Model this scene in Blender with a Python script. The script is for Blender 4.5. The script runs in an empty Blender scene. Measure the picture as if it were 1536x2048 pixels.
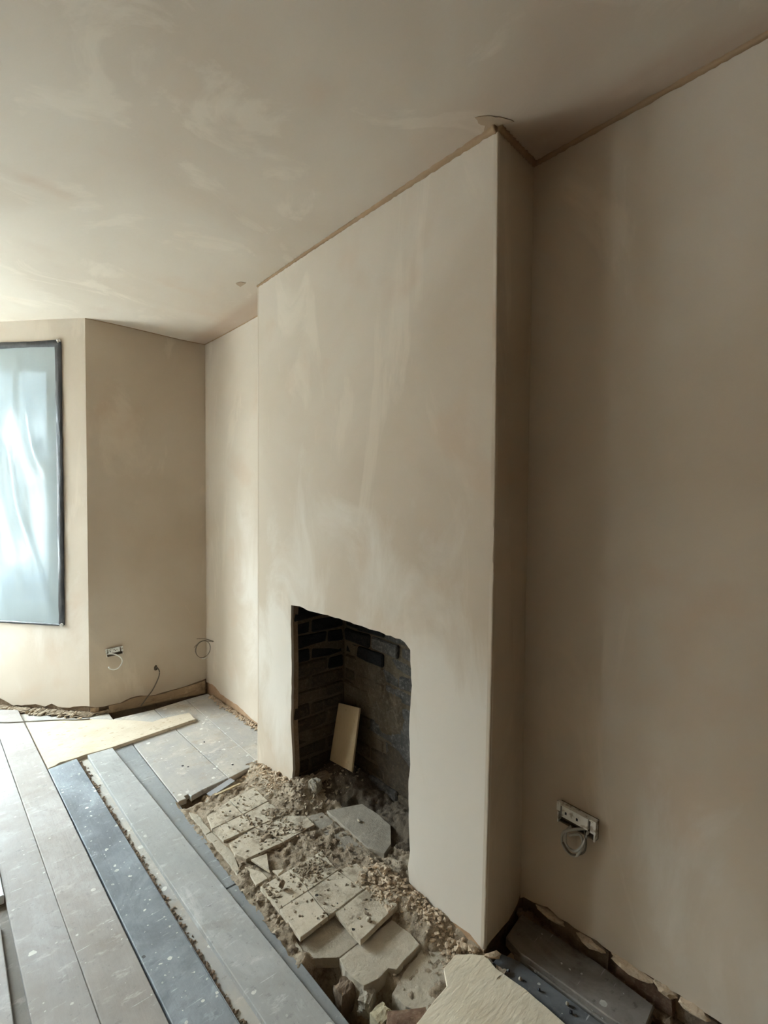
import bpy, bmesh, math, random
from mathutils import Vector, noise, geometry, Matrix
R = random.Random(7)
SC = bpy.context.scene
COL = SC.collection
# ------------------------------------------------------------------ camera, sky, light, exposure
cam = bpy.data.cameras.new('camera'); camo = bpy.data.objects.new('camera', cam); COL.objects.link(camo)
YAW, PITCH, ROLL = 0.725, 0.035, 0.009
fw = Vector((math.sin(YAW)*math.cos(PITCH), math.cos(YAW)*math.cos(PITCH), -math.sin(PITCH)))
rt0 = Vector((math.cos(YAW), -math.sin(YAW), 0)); up0 = rt0.cross(fw)
rt = rt0*math.cos(ROLL)+up0*math.sin(ROLL); up = -rt0*math.sin(ROLL)+up0*math.cos(ROLL)
camo.matrix_world = Matrix(((rt.x, up.x, -fw.x, 0), (rt.y, up.y, -fw.y, 0), (rt.z, up.z, -fw.z, 1.527), (0, 0, 0, 1)))
cam.sensor_fit = 'VERTICAL'; cam.sensor_height = 24.0; cam.lens = 24.0*1000/2048; cam.clip_start = 0.02; cam.clip_end = 300
SC.camera = camo
W = bpy.data.worlds.new('overcast_sky'); SC.world = W; W.use_nodes = True
bg = W.node_tree.nodes['Background']; bg.inputs[1].default_value = 8.0
def sky():                                       # overcast: the zenith about three times as bright as the horizon
    t = W.node_tree; n = t.nodes.new; tc = n('ShaderNodeTexCoord'); sp = n('ShaderNodeSeparateXYZ'); t.links.new(tc.outputs['Generated'], sp.inputs[0])
    r = n('ShaderNodeValToRGB'); t.links.new(sp.outputs['Z'], r.inputs[0]); e = r.color_ramp.elements
    e[0].position = 0; e[0].color = (.50, .575, .63, 1); e[1].position = 1; e[1].color = (1.5, 1.725, 1.89, 1); t.links.new(r.outputs[0], bg.inputs[0])
sky()
SC.view_settings.view_transform = 'Standard'; SC.view_settings.look = 'None'; SC.view_settings.gamma = 1
SC.view_settings.use_curve_mapping = False; SC.view_settings.exposure = 3.12
SC.cycles.diffuse_bounces = 8; SC.cycles.max_bounces = 12; SC.cycles.transparent_max_bounces = 12
H = 2.70
def portal(a, b, s0, s1, z0, z1, off):          # guides the sampling of skylight through one window opening
    a, b = Vector((*a, 0)), Vector((*b, 0)); t = (b-a).normalized(); n = Vector((t.y, -t.x, 0))
    c = a+t*(s0+s1)/2-n*off+Vector((0, 0, (z0+z1)/2))
    l = bpy.data.lights.new('sky_portal', 'AREA'); l.shape = 'RECTANGLE'; l.size = s1-s0; l.size_y = z1-z0; l.cycles.is_portal = True
    o = bpy.data.objects.new('sky_portal', l); COL.objects.link(o); o.location = c
    o.rotation_euler = n.to_track_quat('-Z', 'Z').to_euler()
# room plan, clockwise
BL, BFL, BFR, K = (-2.385, 3.895), (-1.566, 4.878), (-0.074, 4.878), (0.745, 3.895)
L, L2, CA, CB, R0, R1 = (1.515, 3.77), (1.55, 2.58), (1.338, 2.588), (1.343, 0.988), (1.59, 1.01), (1.56, -2.2)
SW, NW = (-3.23, -2.2), (-3.23, 3.895)
for a, b, s0, s1 in ((BL, BFL, .42, .86), (BFL, BFR, .1, 1.39), (BFR, K, .3, .98)):
    portal(a, b, s0, s1, .68, 2.42, .16)

# ------------------------------------------------------------------ materials
class Nt:
    def __init__(s, name):
        s.m = bpy.data.materials.new(name); s.m.use_nodes = True; s.t = s.m.node_tree; s.t.nodes.clear()
        s.out = s.n('ShaderNodeOutputMaterial'); s.b = s.n('ShaderNodeBsdfPrincipled'); s.l(s.b.outputs[0], s.out.inputs[0])
        tc = s.n('ShaderNodeTexCoord'); oi = s.n('ShaderNodeObjectInfo')
        mu = s.n('ShaderNodeVectorMath'); mu.operation = 'MULTIPLY_ADD'; s.l(oi.outputs['Random'], mu.inputs[0]); mu.inputs[1].default_value = (37, 53, 19)
        s.l(tc.outputs['Object'], mu.inputs[2]); s.co = mu.outputs[0]
    def n(s, k): return s.t.nodes.new(k)
    def l(s, a, b): s.t.links.new(a, b)
    def mp(s, sc, rot=0.0):
        m = s.n('ShaderNodeMapping'); m.inputs['Scale'].default_value = sc; m.inputs['Rotation'].default_value = (0, 0, rot); s.l(s.co, m.inputs[0]); return m.outputs[0]
    def noise(s, scale, detail=5, rough=.55, co=None, dist=0.0):
        x = s.n('ShaderNodeTexNoise'); x.inputs['Scale'].default_value = scale; x.inputs['Detail'].default_value = detail
        x.inputs['Roughness'].default_value = rough; x.inputs['Distortion'].default_value = dist; s.l(co or s.co, x.inputs[0]); return x.outputs[0]
    def ramp(s, v, *st):
        r = s.n('ShaderNodeValToRGB'); e = r.color_ramp.elements
        while len(e) < len(st): e.new(.5)
        for q, (p, c) in zip(e, st):
            q.position = p; q.color = (c, c, c, 1) if isinstance(c, (int, float)) else (*c, 1)
        s.l(v, r.inputs[0]); return r.outputs[0]
    def mix(s, f, a, b, mode='MIX'):
        x = s.n('ShaderNodeMix'); x.data_type = 'RGBA'; x.blend_type = mode
        for i, v in ((0, f), (6, a), (7, b)):
            if hasattr(v, 'is_output'): s.l(v, x.inputs[i])
            elif isinstance(v, (int, float)): x.inputs[i].default_value = v if i == 0 else (v, v, v, 1)
            else: x.inputs[i].default_value = (*v, 1)
        return x.outputs[2]
    def math(s, op, a, b=0.0):
        x = s.n('ShaderNodeMath'); x.operation = op
        for i, v in ((0, a), (1, b)):
            if hasattr(v, 'is_output'): s.l(v, x.inputs[i])
            else: x.inputs[i].default_value = v
        return x.outputs[0]
    def spots(s, scale, share, size, co=None):              # irregular dots: 1 inside
        w = s.n('ShaderNodeVectorMath'); w.operation = 'MULTIPLY_ADD'
        nn = s.n('ShaderNodeTexNoise'); nn.inputs['Scale'].default_value = scale*2.2; s.l(co or s.co, nn.inputs[0])
        s.l(nn.outputs['Color'], w.inputs[0]); w.inputs[1].default_value = (.35/scale,)*3; s.l(co or s.co, w.inputs[2])
        v = s.n('ShaderNodeTexVoronoi'); v.inputs['Scale'].default_value = scale; s.l(w.outputs[0], v.inputs[0])
        sp = s.n('ShaderNodeSeparateColor'); s.l(v.outputs['Color'], sp.inputs[0])
        on = s.math('GREATER_THAN', sp.outputs[0], 1-share)
        r = s.math('MULTIPLY', sp.outputs[1], size)
        return s.math('MULTIPLY', on, s.math('LESS_THAN', v.outputs['Distance'], r))
    def bump(s, h, strength, dist=.01, prev=None):
        x = s.n('ShaderNodeBump'); x.inputs['Strength'].default_value = strength; x.inputs['Distance'].default_value = dist
        s.l(h, x.inputs['Height'])
        if prev: s.l(prev, x.inputs['Normal'])
        return x.outputs[0]
    def done(s, col, rough=.85, nrm=None, spec=.3, metal=0.0):
        if hasattr(col, 'is_output'): s.l(col, s.b.inputs['Base Color'])
        else: s.b.inputs['Base Color'].default_value = (*col, 1)
        if hasattr(rough, 'is_output'): s.l(rough, s.b.inputs['Roughness'])
        else: s.b.inputs['Roughness'].default_value = rough
        s.b.inputs['Specular IOR Level'].default_value = spec; s.b.inputs['Metallic'].default_value = metal
        if nrm: s.l(nrm, s.b.inputs['Normal'])
        return s.m
MT = {}
def plaster(name, dry_light, damp, attr=False, pale=None):
    m = Nt(name); a = m.noise(1.1, 4, .5, dist=.6); f = m.ramp(a, (.38, 0.0), (.66, 1.0))
    c = m.mix(f, dry_light, damp)
    st = m.noise(2.4, 6, .6, m.mp((1, 1, .35)), 1.2); c = m.mix(m.ramp(st, (.56, 0.0), (.64, .55)), c, tuple(min(1, x*1.15) for x in dry_light))
    p = m.noise(3.1, 3, .5); c = m.mix(m.ramp(p, (.6, 0.0), (.72, .4)), c, (damp[0]*1.04, damp[1]*.93, damp[2]*.88))
    if pale:                                     # paler dried-out skim; low patches also paint in brighter light
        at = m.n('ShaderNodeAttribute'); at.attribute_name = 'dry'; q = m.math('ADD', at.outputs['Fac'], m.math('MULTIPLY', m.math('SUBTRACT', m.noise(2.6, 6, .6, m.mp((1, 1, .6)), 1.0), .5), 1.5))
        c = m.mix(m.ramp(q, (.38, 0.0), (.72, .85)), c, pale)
    if attr:
        at = m.n('ShaderNodeAttribute'); at.attribute_name = 'damp'; c = m.mix(at.outputs['Fac'], c, (damp[0]*.8, damp[1]*.66, damp[2]*.6))
    h = m.noise(2.2, 3, .5); h2 = m.noise(9, 5, .6, m.mp((1, 1, .4)), .8); h3 = m.noise(120, 2, .5)
    b = m.bump(h, .35, .03); b = m.bump(h2, .22, .008, b); b = m.bump(h3, .05, .002, b)
    return m.done(c, .78, b, .25)
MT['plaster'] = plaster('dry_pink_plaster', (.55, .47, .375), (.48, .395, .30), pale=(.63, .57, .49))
MT['ceiling'] = plaster('ceiling_plaster', (.56, .48, .385), (.50, .41, .315), True)
MT['damp'] = (lambda m: m.done(m.mix(m.noise(14), (.26, .165, .09), (.38, .255, .15)), .9, m.bump(m.noise(60), .4, .004)))(Nt('damp_brown_plaster'))
MT['smear'] = (lambda m: m.done(m.mix(m.noise(14), (.33, .235, .15), (.43, .32, .22)), .9))(Nt('half_dry_smear'))
MT['orange'] = (lambda m: m.done(m.mix(m.noise(22), (.34, .19, .10), (.50, .34, .21)), .95, m.bump(m.noise(80, 6), .8, .006)))(Nt('orange_sand_render'))
def wood(name, base, second, splat=.1, size=.3, dirt=(.2, .15, .1), da=.25, rough=.74, ssc=26):
    m = Nt(name); g = m.noise(1.0, 6, .6, m.mp((26, 1.3, 26)), .7); lf = m.noise(3.2, 5, .6)
    c = m.mix(m.ramp(lf, (.36, 0.0), (.64, 1.0)), base, second)
    c = m.mix(m.ramp(g, (.3, .0), (.75, .35)), c, tuple(x*.68 for x in base))
    d = m.noise(7, 6, .65); c = m.mix(m.ramp(d, (.56, 0.0), (.68, da)), c, dirt)
    dust = m.noise(11, 6, .7, m.mp((1, 2.2, 1), .7)); c = m.mix(m.ramp(dust, (.58, 0.0), (.66, .45)), c, tuple(min(1, x*1.35+.04) for x in base))
    c = m.mix(m.math('MULTIPLY', m.spots(ssc, splat, size), .85), c, (.72, .71, .64))
    c = m.mix(m.math('MULTIPLY', m.spots(ssc*2.4, splat*.8, size), .75), c, (.70, .69, .63))
    c = m.mix(m.math('MULTIPLY', m.spots(17, .06, .17), .85), c, (.05, .045, .04))
    sc = m.noise(1.0, 2, .5, m.mp((9, 90, 9), .55)); c = m.mix(m.ramp(sc, (.70, 0.0), (.74, .5)), c, (.7, .71, .7))
    pt = m.noise(5.5, 7, .72, m.mp((1, .55, 1), .4), .8); c = m.mix(m.ramp(pt, (.40, .62), (.52, 0.0)), c, second); c = m.mix(m.ramp(pt, (.57, 0.0), (.66, .42)), c, tuple(min(1, x*1.3+.06) for x in base))
    sp = m.noise(38, 4, .7); c = m.mix(m.ramp(sp, (.60, 0.0), (.68, .5)), c, tuple(x*.5 for x in base))
    b = m.bump(g, .3, .004); b = m.bump(m.noise(45, 4), .45, .003, b)
    return m.done(c, rough, b, .35)
MT['pale'] = wood('dusty_pale_board', (.42, .405, .39), (.32, .29, .265), .08)
MT['pale2'] = wood('dusty_pale_board_worn', (.42, .395, .37), (.31, .275, .245), .10)
MT['blue'] = wood('blue_grey_painted_board', (.31, .335, .355), (.15, .16, .172), .46, .27, (.13, .13, .13), .5, .55, 30)
MT['grey'] = wood('grey_dusty_board', (.43, .425, .405), (.33, .325, .305), .05)
MT['strip'] = wood('dark_grey_board', (.31, .315, .31), (.24, .245, .245), .05)
MT['alcove'] = wood('dusty_alcove_board', (.49, .445, .375), (.36, .345, .325), .14, .4, (.36, .29, .21), .6)
MT['dirtyboard'] = wood('dirty_brown_board', (.25, .225, .19), (.16, .14, .115), .06)
MT['plank'] = wood('dark_stained_plank', (.11, .085, .06), (.24, .22, .20), .10, .3, (.055, .035, .02), .8, .5)
MT['plankblue'] = wood('splashed_blue_grey_plank', (.19, .20, .21), (.11, .115, .12), .25, .4, (.05, .05, .05), .4, .5)
MT['white'] = (lambda m: m.done(m.mix(m.noise(9), (.86, .88, .9), (.78, .8, .82)), .4))(Nt('white_painted_board'))
MT['timber'] = wood('old_raw_timber', (.44, .32, .20), (.33, .23, .14), .02, .2, (.10, .07, .045), .7, .9)
def sheetmat(name, c1, c2, c3, sc, gouge=True):
    m = Nt(name); c = m.mix(m.ramp(m.noise(sc, 5, .6), (.4, 0.0), (.65, 1.0)), c1, c2)
    c = m.mix(m.math('MULTIPLY', m.spots(sc*6, .35, .45), .45), c, c3)
    st = m.noise(1, 4, .6, m.mp((30, 120, 30), .9)); c = m.mix(m.ramp(st, (.60, 0.0), (.68, .5)), c, c3)
    b = m.bump(m.noise(1, 4, .6, m.mp((26, 90, 26), .8)), .6 if gouge else .2, .005); b = m.bump(m.noise(150), .15, .002, b)
    return m.done(c, .8, b, .25)
MT['chip'] = sheetmat('cream_chipboard', (.60, .52, .40), (.53, .435, .315), (.36, .26, .165), 5)
MT['beige'] = sheetmat('beige_hardboard', (.74, .655, .51), (.66, .575, .435), (.80, .72, .58), 6)
MT['ply'] = sheetmat('tan_plywood', (.50, .385, .235), (.44, .33, .195), (.38, .28, .16), 4, False)
def stone(name, c1, c2, c3, sc=7, bs=.6, spots=0.0):
    m = Nt(name); c = m.mix(m.ramp(m.noise(sc, 6, .65), (.35, 0.0), (.65, 1.0)), c1, c2)
    c = m.mix(m.ramp(m.noise(sc*4.5, 5, .7), (.5, 0.0), (.68, .8)), c, c3)
    if spots: c = m.mix(m.ramp(m.noise(10, 6, .7), (.52, 0.0), (.60, .65)), c, tuple(x*.72 for x in c3)); c = m.mix(m.spots(55, spots, .4), c, (.06, .05, .04))
    b = m.bump(m.noise(sc*4, 7, .7), bs, .012); b = m.bump(m.noise(160, 3), .3, .003, b)
    return m.done(c, .92, b, .2)
MT['dirt'] = stone('brown_rubble_dirt', (.33, .25, .17), (.50, .41, .305), (.145, .105, .068), 7, 1.3)
MT['tile'] = stone('dusty_cream_tile', (.60, .525, .41), (.50, .425, .325), (.33, .26, .18), 5, .5, .10)
MT['tileclean'] = stone('cream_tile', (.63, .55, .43), (.58, .50, .385), (.48, .40, .295), 8, .3, .04)
MT['slab'] = stone('grey_concrete_bed', (.52, .45, .35), (.42, .365, .285), (.56, .49, .385), 6, .9)
MT['slabdark'] = stone('grey_hearth_stone', (.36, .31, .25), (.28, .24, .19), (.42, .36, .28), 5, .6)
MT['brown'] = stone('brown_stone', (.30, .215, .15), (.22, .155, .105), (.36, .28, .20), 12, .9)
MT['brickred'] = stone('red_brown_brick', (.27, .16, .105), (.20, .12, .08), (.33, .24, .17), 12, .9)
MT['yellow'] = stone('yellowish_stone', (.55, .48, .33), (.46, .39, .26), (.33, .27, .18), 14, .7)
MT['crumb'] = stone('pale_plaster_crumb', (.62, .50, .37), (.54, .41, .285), (.40, .285, .19), 18, .6)
MT['mortarlump'] = stone('pale_mortar', (.46, .41, .33), (.38, .33, .26), (.28, .235, .18), 16, .8)
MT['rubblebrown'] = stone('brown_mortar_rubble', (.43, .345, .25), (.34, .265, .185), (.24, .18, .12), 14, .8)
MT['masonry'] = stone('exposed_masonry', (.24, .165, .105), (.30, .225, .155), (.15, .10, .065), 9, 1.0)
MT['soot'] = stone('soot_black_brick', (.012, .012, .013), (.020, .019, .018), (.034, .03, .025), 14, .8)
MT['sootbrown'] = stone('smoked_brown_brick', (.085, .062, .040), (.055, .041, .028), (.125, .092, .06), 14, 1.0)
MT['sootgrey'] = stone('sooted_grey_brick', (.062, .056, .050), (.10, .09, .078), (.20, .18, .155), 13, 1.0)
MT['sootmid'] = stone('dusty_smoked_brick', (.12, .088, .055), (.085, .064, .042), (.165, .13, .09), 12, 1.0)
MT['mortar'] = stone('fireback_mortar', (.135, .105, .068), (.10, .077, .05), (.17, .135, .09), 16, .8)
MT['jamb'] = stone('cut_brick_jamb', (.38, .265, .17), (.29, .20, .125), (.45, .33, .225), 10, .9)
MT['ash'] = stone('sooty_ash', (.10, .075, .052), (.15, .115, .08), (.05, .038, .028), 8, 1.0)
MT['void'] = (lambda m: m.done(m.mix(m.noise(6), (.05, .038, .028), (.09, .068, .05)), 1.0, m.bump(m.noise(30, 6), .8, .01)))(Nt('underfloor_earth'))
MT['tape'] = (lambda m: m.done(m.mix(m.ramp(m.noise(20), (.5, 0.0), (.75, 1.0)), (.022, .022, .024), (.06, .055, .055)), .32, m.bump(m.noise(25, 4, .6, m.mp((1, 1, .3))), .6, .006), .5))(Nt('black_tape'))
MT['frame'] = (lambda m: m.done((.80, .81, .80), .35))(Nt('white_gloss_frame'))
MT['box'] = (lambda m: m.done(m.mix(m.ramp(m.noise(55, 4), (.5, 0.0), (.62, .8)), (.74, .74, .70), (.32, .26, .19)), .45, m.bump(m.noise(60), .3, .003)))(Nt('plaster_smeared_box'))
MT['boxin'] = (lambda m: m.done(m.mix(m.noise(60), (.07, .055, .04), (.15, .12, .09)), .9))(Nt('dirty_box_inside'))
MT['cable'] = (lambda m: m.done(m.mix(m.noise(40), (.36, .35, .32), (.46, .45, .41)), .45))(Nt('grey_cable'))
MT['cablewhite'] = (lambda m: m.done((.75, .74, .70), .35))(Nt('white_cable'))
MT['cabledark'] = (lambda m: m.done(m.mix(m.noise(40), (.13, .11, .085), (.19, .16, .12)), .5))(Nt('brown_grey_cable'))
MT['metal'] = (lambda m: m.done(m.mix(m.noise(12), (.60, .62, .66), (.48, .50, .53)), .35, None, .5, .6))(Nt('bare_metal_strip'))
MT['nail'] = (lambda m: m.done((.04, .04, .045), .4, None, .5, .7))(Nt('nail_head'))
MT['render'] = (lambda m: m.done(m.mix(m.ramp(m.noise(5), (.3, 0.0), (.7, 1.0)), (.46, .43, .39), (.38, .35, .31)), .8))(Nt('pale_render'))
MT['outbrick'] = (lambda m: m.done(m.mix(m.noise(3), (.24, .165, .12), (.30, .22, .16)), .9))(Nt('street_brick'))
MT['roof'] = (lambda m: m.done(m.mix(m.noise(4), (.16, .18, .21), (.22, .24, .27)), .7))(Nt('slate_roof'))
MT['pave'] = (lambda m: m.done(m.mix(m.noise(3), (.36, .36, .35), (.44, .43, .42)), .9))(Nt('street_paving'))
MT['bin'] = (lambda m: m.done((.16, .25, .38), .45))(Nt('blue_plastic'))
MT['darkglass'] = (lambda m: m.done((.05, .06, .07), .1, None, .5))(Nt('dark_window_glass'))
def glass():
    m = Nt('window_glass'); t = m.n('ShaderNodeBsdfTransparent'); t.inputs[0].default_value = (.95, .97, .96, 1); g = m.n('ShaderNodeBsdfGlossy'); g.inputs['Roughness'].default_value = .02
    x = m.n('ShaderNodeMixShader'); x.inputs[0].default_value = .05; m.l(t.outputs[0], x.inputs[1]); m.l(g.outputs[0], x.inputs[2]); m.l(x.outputs[0], m.out.inputs[0]); return m.m
MT['glass'] = glass()
def polythene():                                  # dense milky film: lets a little through clear, glows with the daylight behind it
    m = Nt('milky_polythene'); t = m.n('ShaderNodeBsdfTransparent'); t.inputs[0].default_value = (.0048, .0056, .0060, 1)
    k = m.noise(1, 3, .5, m.mp((22, 22, 2.5), .0), 1.5); c = m.mix(m.ramp(k, (.45, 0.0), (.72, 1.0)), (.0012, .0014, .0015), (.0065, .0074, .0077))
    tr = m.n('ShaderNodeBsdfTranslucent'); m.l(c, tr.inputs[0]); d = m.n('ShaderNodeBsdfDiffuse'); d.inputs[0].default_value = (.29, .325, .325, 1)
    a = m.n('ShaderNodeAddShader'); m.l(tr.outputs[0], a.inputs[0]); m.l(d.outputs[0], a.inputs[1])
    x = m.n('ShaderNodeAddShader'); m.l(t.outputs[0], x.inputs[0]); m.l(a.outputs[0], x.inputs[1])
    g = m.n('ShaderNodeBsdfGlossy'); g.inputs['Roughness'].default_value = .15; y = m.n('ShaderNodeMixShader'); y.inputs[0].default_value = .05
    m.l(x.outputs[0], y.inputs[1]); m.l(g.outputs[0], y.inputs[2]); m.l(y.outputs[0], m.out.inputs[0]); return m.m
MT['poly'] = polythene()

# ------------------------------------------------------------------ builders
def mesh(name, vs, fs, mat, parent=None, smooth=False, centre=True):
    me = bpy.data.meshes.new(name); vs = [Vector(v) for v in vs]
    if centre:
        lo = Vector([min(v[i] for v in vs) for i in range(3)]); hi = Vector([max(v[i] for v in vs) for i in range(3)])
        c = Vector(((lo.x+hi.x)/2, (lo.y+hi.y)/2, lo.z))
    else: c = Vector((0, 0, 0))
    me.from_pydata([v-c for v in vs], [], fs); me.materials.append(MT[mat] if isinstance(mat, str) else mat)
    bm = bmesh.new(); bm.from_mesh(me); bmesh.ops.recalc_face_normals(bm, faces=bm.faces); bm.to_mesh(me); bm.free()
    if smooth: me.polygons.foreach_set('use_smooth', [True]*len(me.polygons))
    o = bpy.data.objects.new(name, me); COL.objects.link(o); o.location = c
    if parent:
        w = Vector((0, 0, 0)); q = parent
        while q: w += q.location; q = q.parent
        o.parent = parent; o.location = c-w
    return o
def tag(o, label=None, cat=None, group=None, kind=None):
    for k, v in (('label', label), ('category', cat), ('group', group), ('kind', kind)):
        if v: o[k] = v
    return o
def thing(name, loc, label, cat, group=None):
    o = bpy.data.objects.new(name, None); COL.objects.link(o); o.location = loc; o.empty_display_size = .05; return tag(o, label, cat, group)
def tess(loops): return geometry.tessellate_polygon([[Vector((x, y, 0)) for x, y in lp] for lp in loops])
def solid(loops, f0, f1):                       # extrudes 2D loops between two mappings
    pts = [p for lp in loops for p in lp]; n = len(pts)
    vs = [f0(*p) for p in pts]+[f1(*p) for p in pts]; tr = tess(loops); fs = [tuple(t) for t in tr]+[tuple(i+n for i in reversed(t)) for t in tr]
    k = 0
    for lp in loops:
        m = len(lp)
        for i in range(m):
            j = (i+1) % m; fs.append((k+i, k+j, k+j+n, k+i+n))
        k += m
    return vs, fs
def slab(name, poly, z0, z1, mat, parent=None, jit=.0, tilt=(0, 0), bevel=.003):
    cx = sum(p[0] for p in poly)/len(poly); cy = sum(p[1] for p in poly)/len(poly)
    if jit:
        q = []
        for i, (x, y) in enumerate(poly):
            x2, y2 = poly[(i+1) % len(poly)]; ln = math.hypot(x2-x, y2-y); k = max(1, int(ln/.035))
            q.append((x, y))
            for j in range(1, k): q.append((x+(x2-x)*j/k+R.uniform(-jit, jit), y+(y2-y)*j/k+R.uniform(-jit, jit)))
        poly = q
    T = lambda x, y: tilt[0]*(x-cx)+tilt[1]*(y-cy)
    vs, fs = solid([poly], lambda x, y: (x, y, z0+T(x, y)), lambda x, y: (x, y, z1+T(x, y)))
    o = mesh(name, vs, fs, mat, parent)
    if bevel:
        bm = bmesh.new(); bm.from_mesh(o.data); top = max(v.co.z for v in bm.verts)
        bmesh.ops.dissolve_limit(bm, angle_limit=.01, verts=bm.verts, edges=bm.edges)
        es = [e for e in bm.edges if all(v.co.z > top-(z1-z0)*.5 for v in e.verts) and len(e.link_faces) == 2 and e.calc_face_angle(0) > .6]
        bmesh.ops.bevel(bm, geom=es, offset=bevel, segments=1, affect='EDGES'); bm.to_mesh(o.data); bm.free()
    return o
def wallmap(a, b, off):
    a, b = Vector((*a, 0)), Vector((*b, 0)); t = (b-a).normalized(); n = Vector((t.y, -t.x, 0))
    return lambda s, z: a+t*s+n*off+Vector((0, 0, z))
def blob(a, b, ca, cb, ra_, rb_): return math.exp(-((a-ca)/ra_)**2-((b-cb)/rb_)**2)
def wl(a, b): return math.hypot(b[0]-a[0], b[1]-a[1])
def panel(name, a, b, loops, front, back, mat, parent=None, warp=None):
    f0, f1 = wallmap(a, b, front), wallmap(a, b, back)
    if warp:
        g0, g1 = f0, f1; f0 = lambda s, z: g0(s, z)+warp(s, z); f1 = lambda s, z: g1(s, z)+warp(s, z)
    vs, fs = solid(loops, f0, f1); return mesh(name, vs, fs, mat, parent, centre=False)
def ragged(pts, amp=.006, step=.03, seed=1):
    r = random.Random(seed); out = []
    for (x, z), (x2, z2) in zip(pts, pts[1:]):
        k = max(1, int(math.hypot(x2-x, z2-z)/step))
        for j in range(k): out.append((x+(x2-x)*j/k+(r.uniform(-amp, amp)*.5 if j else 0), z+(z2-z)*j/k+(r.uniform(-amp, amp) if j else 0)))
    return out+[pts[-1]]
def tube(name, pts, r, mat, parent=None, seg=8, closed=False, jit=0.0, sub=6):
    P = [Vector(p) for p in pts]; C = []
    for i in range(len(P)-1):                   # Catmull-Rom through the points
        p0, p1, p2, p3 = P[max(i-1, 0)], P[i], P[i+1], P[min(i+2, len(P)-1)]
        for j in range(sub):
            t = j/sub; C.append(.5*((2*p1)+(p2-p0)*t+(2*p0-5*p1+4*p2-p3)*t*t+(3*p1-p0-3*p2+p3)*t**3))
    C.append(P[-1]); vs, fs = [], []; u = Vector((0, 0, 1))
    for i, c in enumerate(C):
        d = (C[min(i+1, len(C)-1)]-C[max(i-1, 0)]).normalized(); x = d.cross(u)
        if x.length < 1e-3: x = d.cross(Vector((1, 0, 0)))
        x.normalize(); y = d.cross(x); rr = (r(i/(len(C)-1)) if callable(r) else r)*(1+R.uniform(-jit, jit))
        for k in range(seg):
            a = 2*math.pi*k/seg; vs.append(c+x*math.cos(a)*rr+y*math.sin(a)*rr)
    for i in range(len(C)-1):
        for k in range(seg): fs.append((i*seg+k, i*seg+(k+1) % seg, (i+1)*seg+(k+1) % seg, (i+1)*seg+k))
    fs += [tuple(range(seg)), tuple(range((len(C)-1)*seg, len(C)*seg))]
    return mesh(name, vs, fs, mat, parent, smooth=True)
def rockdata(sub, size, seed, rough=.35):
    bm = bmesh.new(); bmesh.ops.create_icosphere(bm, subdivisions=sub, radius=1); o = Vector((seed*3.1, seed*1.7, seed*.9))
    for v in bm.verts:
        d = noise.noise(v.co*1.3+o)*rough*1.4+noise.noise(v.co*3+o)*rough*.6; v.co *= 1+d
        v.co = Vector((v.co.x*size[0], v.co.y*size[1], v.co.z*size[2]))
    vs = [v.co.copy() for v in bm.verts]; fs = [tuple(v.index for v in f.verts) for f in bm.faces]; bm.free(); return vs, fs
def rock(name, loc, size, seed, mat, label=None, cat=None, group=None, parent=None, sub=2, rough=.35):
    vs, fs = rockdata(sub, size, seed, rough); a = seed*1.3; ca, sa = math.cos(a), math.sin(a)
    lo = min(v.z for v in vs)
    o = mesh(name, [(loc[0]+v.x*ca-v.y*sa, loc[1]+v.x*sa+v.y*ca, loc[2]+v.z-lo) for v in vs], fs, mat, parent)
    return tag(o, label, cat, group)
def chunk(name, loc, size, seed, mat, label, cat, rough=.22, rot=0.0):      # blocky broken piece
    bm = bmesh.new(); bmesh.ops.create_cube(bm, size=2); bmesh.ops.subdivide_edges(bm, edges=bm.edges[:], cuts=5, use_grid_fill=True); o = Vector((seed*2.3, seed*1.1, seed*.7))
    ca, sa = math.cos(rot), math.sin(rot); vs = []
    for v in bm.verts:
        p = v.co*1.0; p = p.lerp(p.normalized()*1.25, .35); p *= 1+rough*noise.noise(v.co*1.1+o)+rough*.3*noise.noise(v.co*2.7+o)
        vs.append(Vector((p.x*size[0]*ca-p.y*size[1]*sa, p.x*size[0]*sa+p.y*size[1]*ca, p.z*size[2])))
    lo = min(v.z for v in vs); fs = [tuple(v.index for v in f.verts) for f in bm.faces]; bm.free()
    return tag(mesh(name, [(loc[0]+v.x, loc[1]+v.y, loc[2]+v.z-lo) for v in vs], fs, mat), label, cat)
def joined(name, parts, mat, parent=None, label=None, cat=None):
    vs, fs = [], []
    for v, f in parts:
        k = len(vs); vs += v; fs += [tuple(i+k for i in q) for q in f]
    return tag(mesh(name, vs, fs, mat, parent), label, cat, kind='stuff')
def boxv(c, sx, sy, sz, rot=0.0, jit=0.0, tilt=0.0):
    vs = []; ca, sa = math.cos(rot), math.sin(rot)
    for x in (-1, 1):
        for y in (-1, 1):
            for z in (-1, 1):
                a, b, d = x*sx/2+R.uniform(-jit, jit), y*sy/2+R.uniform(-jit, jit), z*sz/2+R.uniform(-jit, jit); d += tilt*a
                vs.append((c[0]+a*ca-b*sa, c[1]+a*sa+b*ca, c[2]+d))
    return vs, [(0, 1, 3, 2), (4, 6, 7, 5), (0, 4, 5, 1), (2, 3, 7, 6), (0, 2, 6, 4), (1, 5, 7, 3)]

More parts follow.
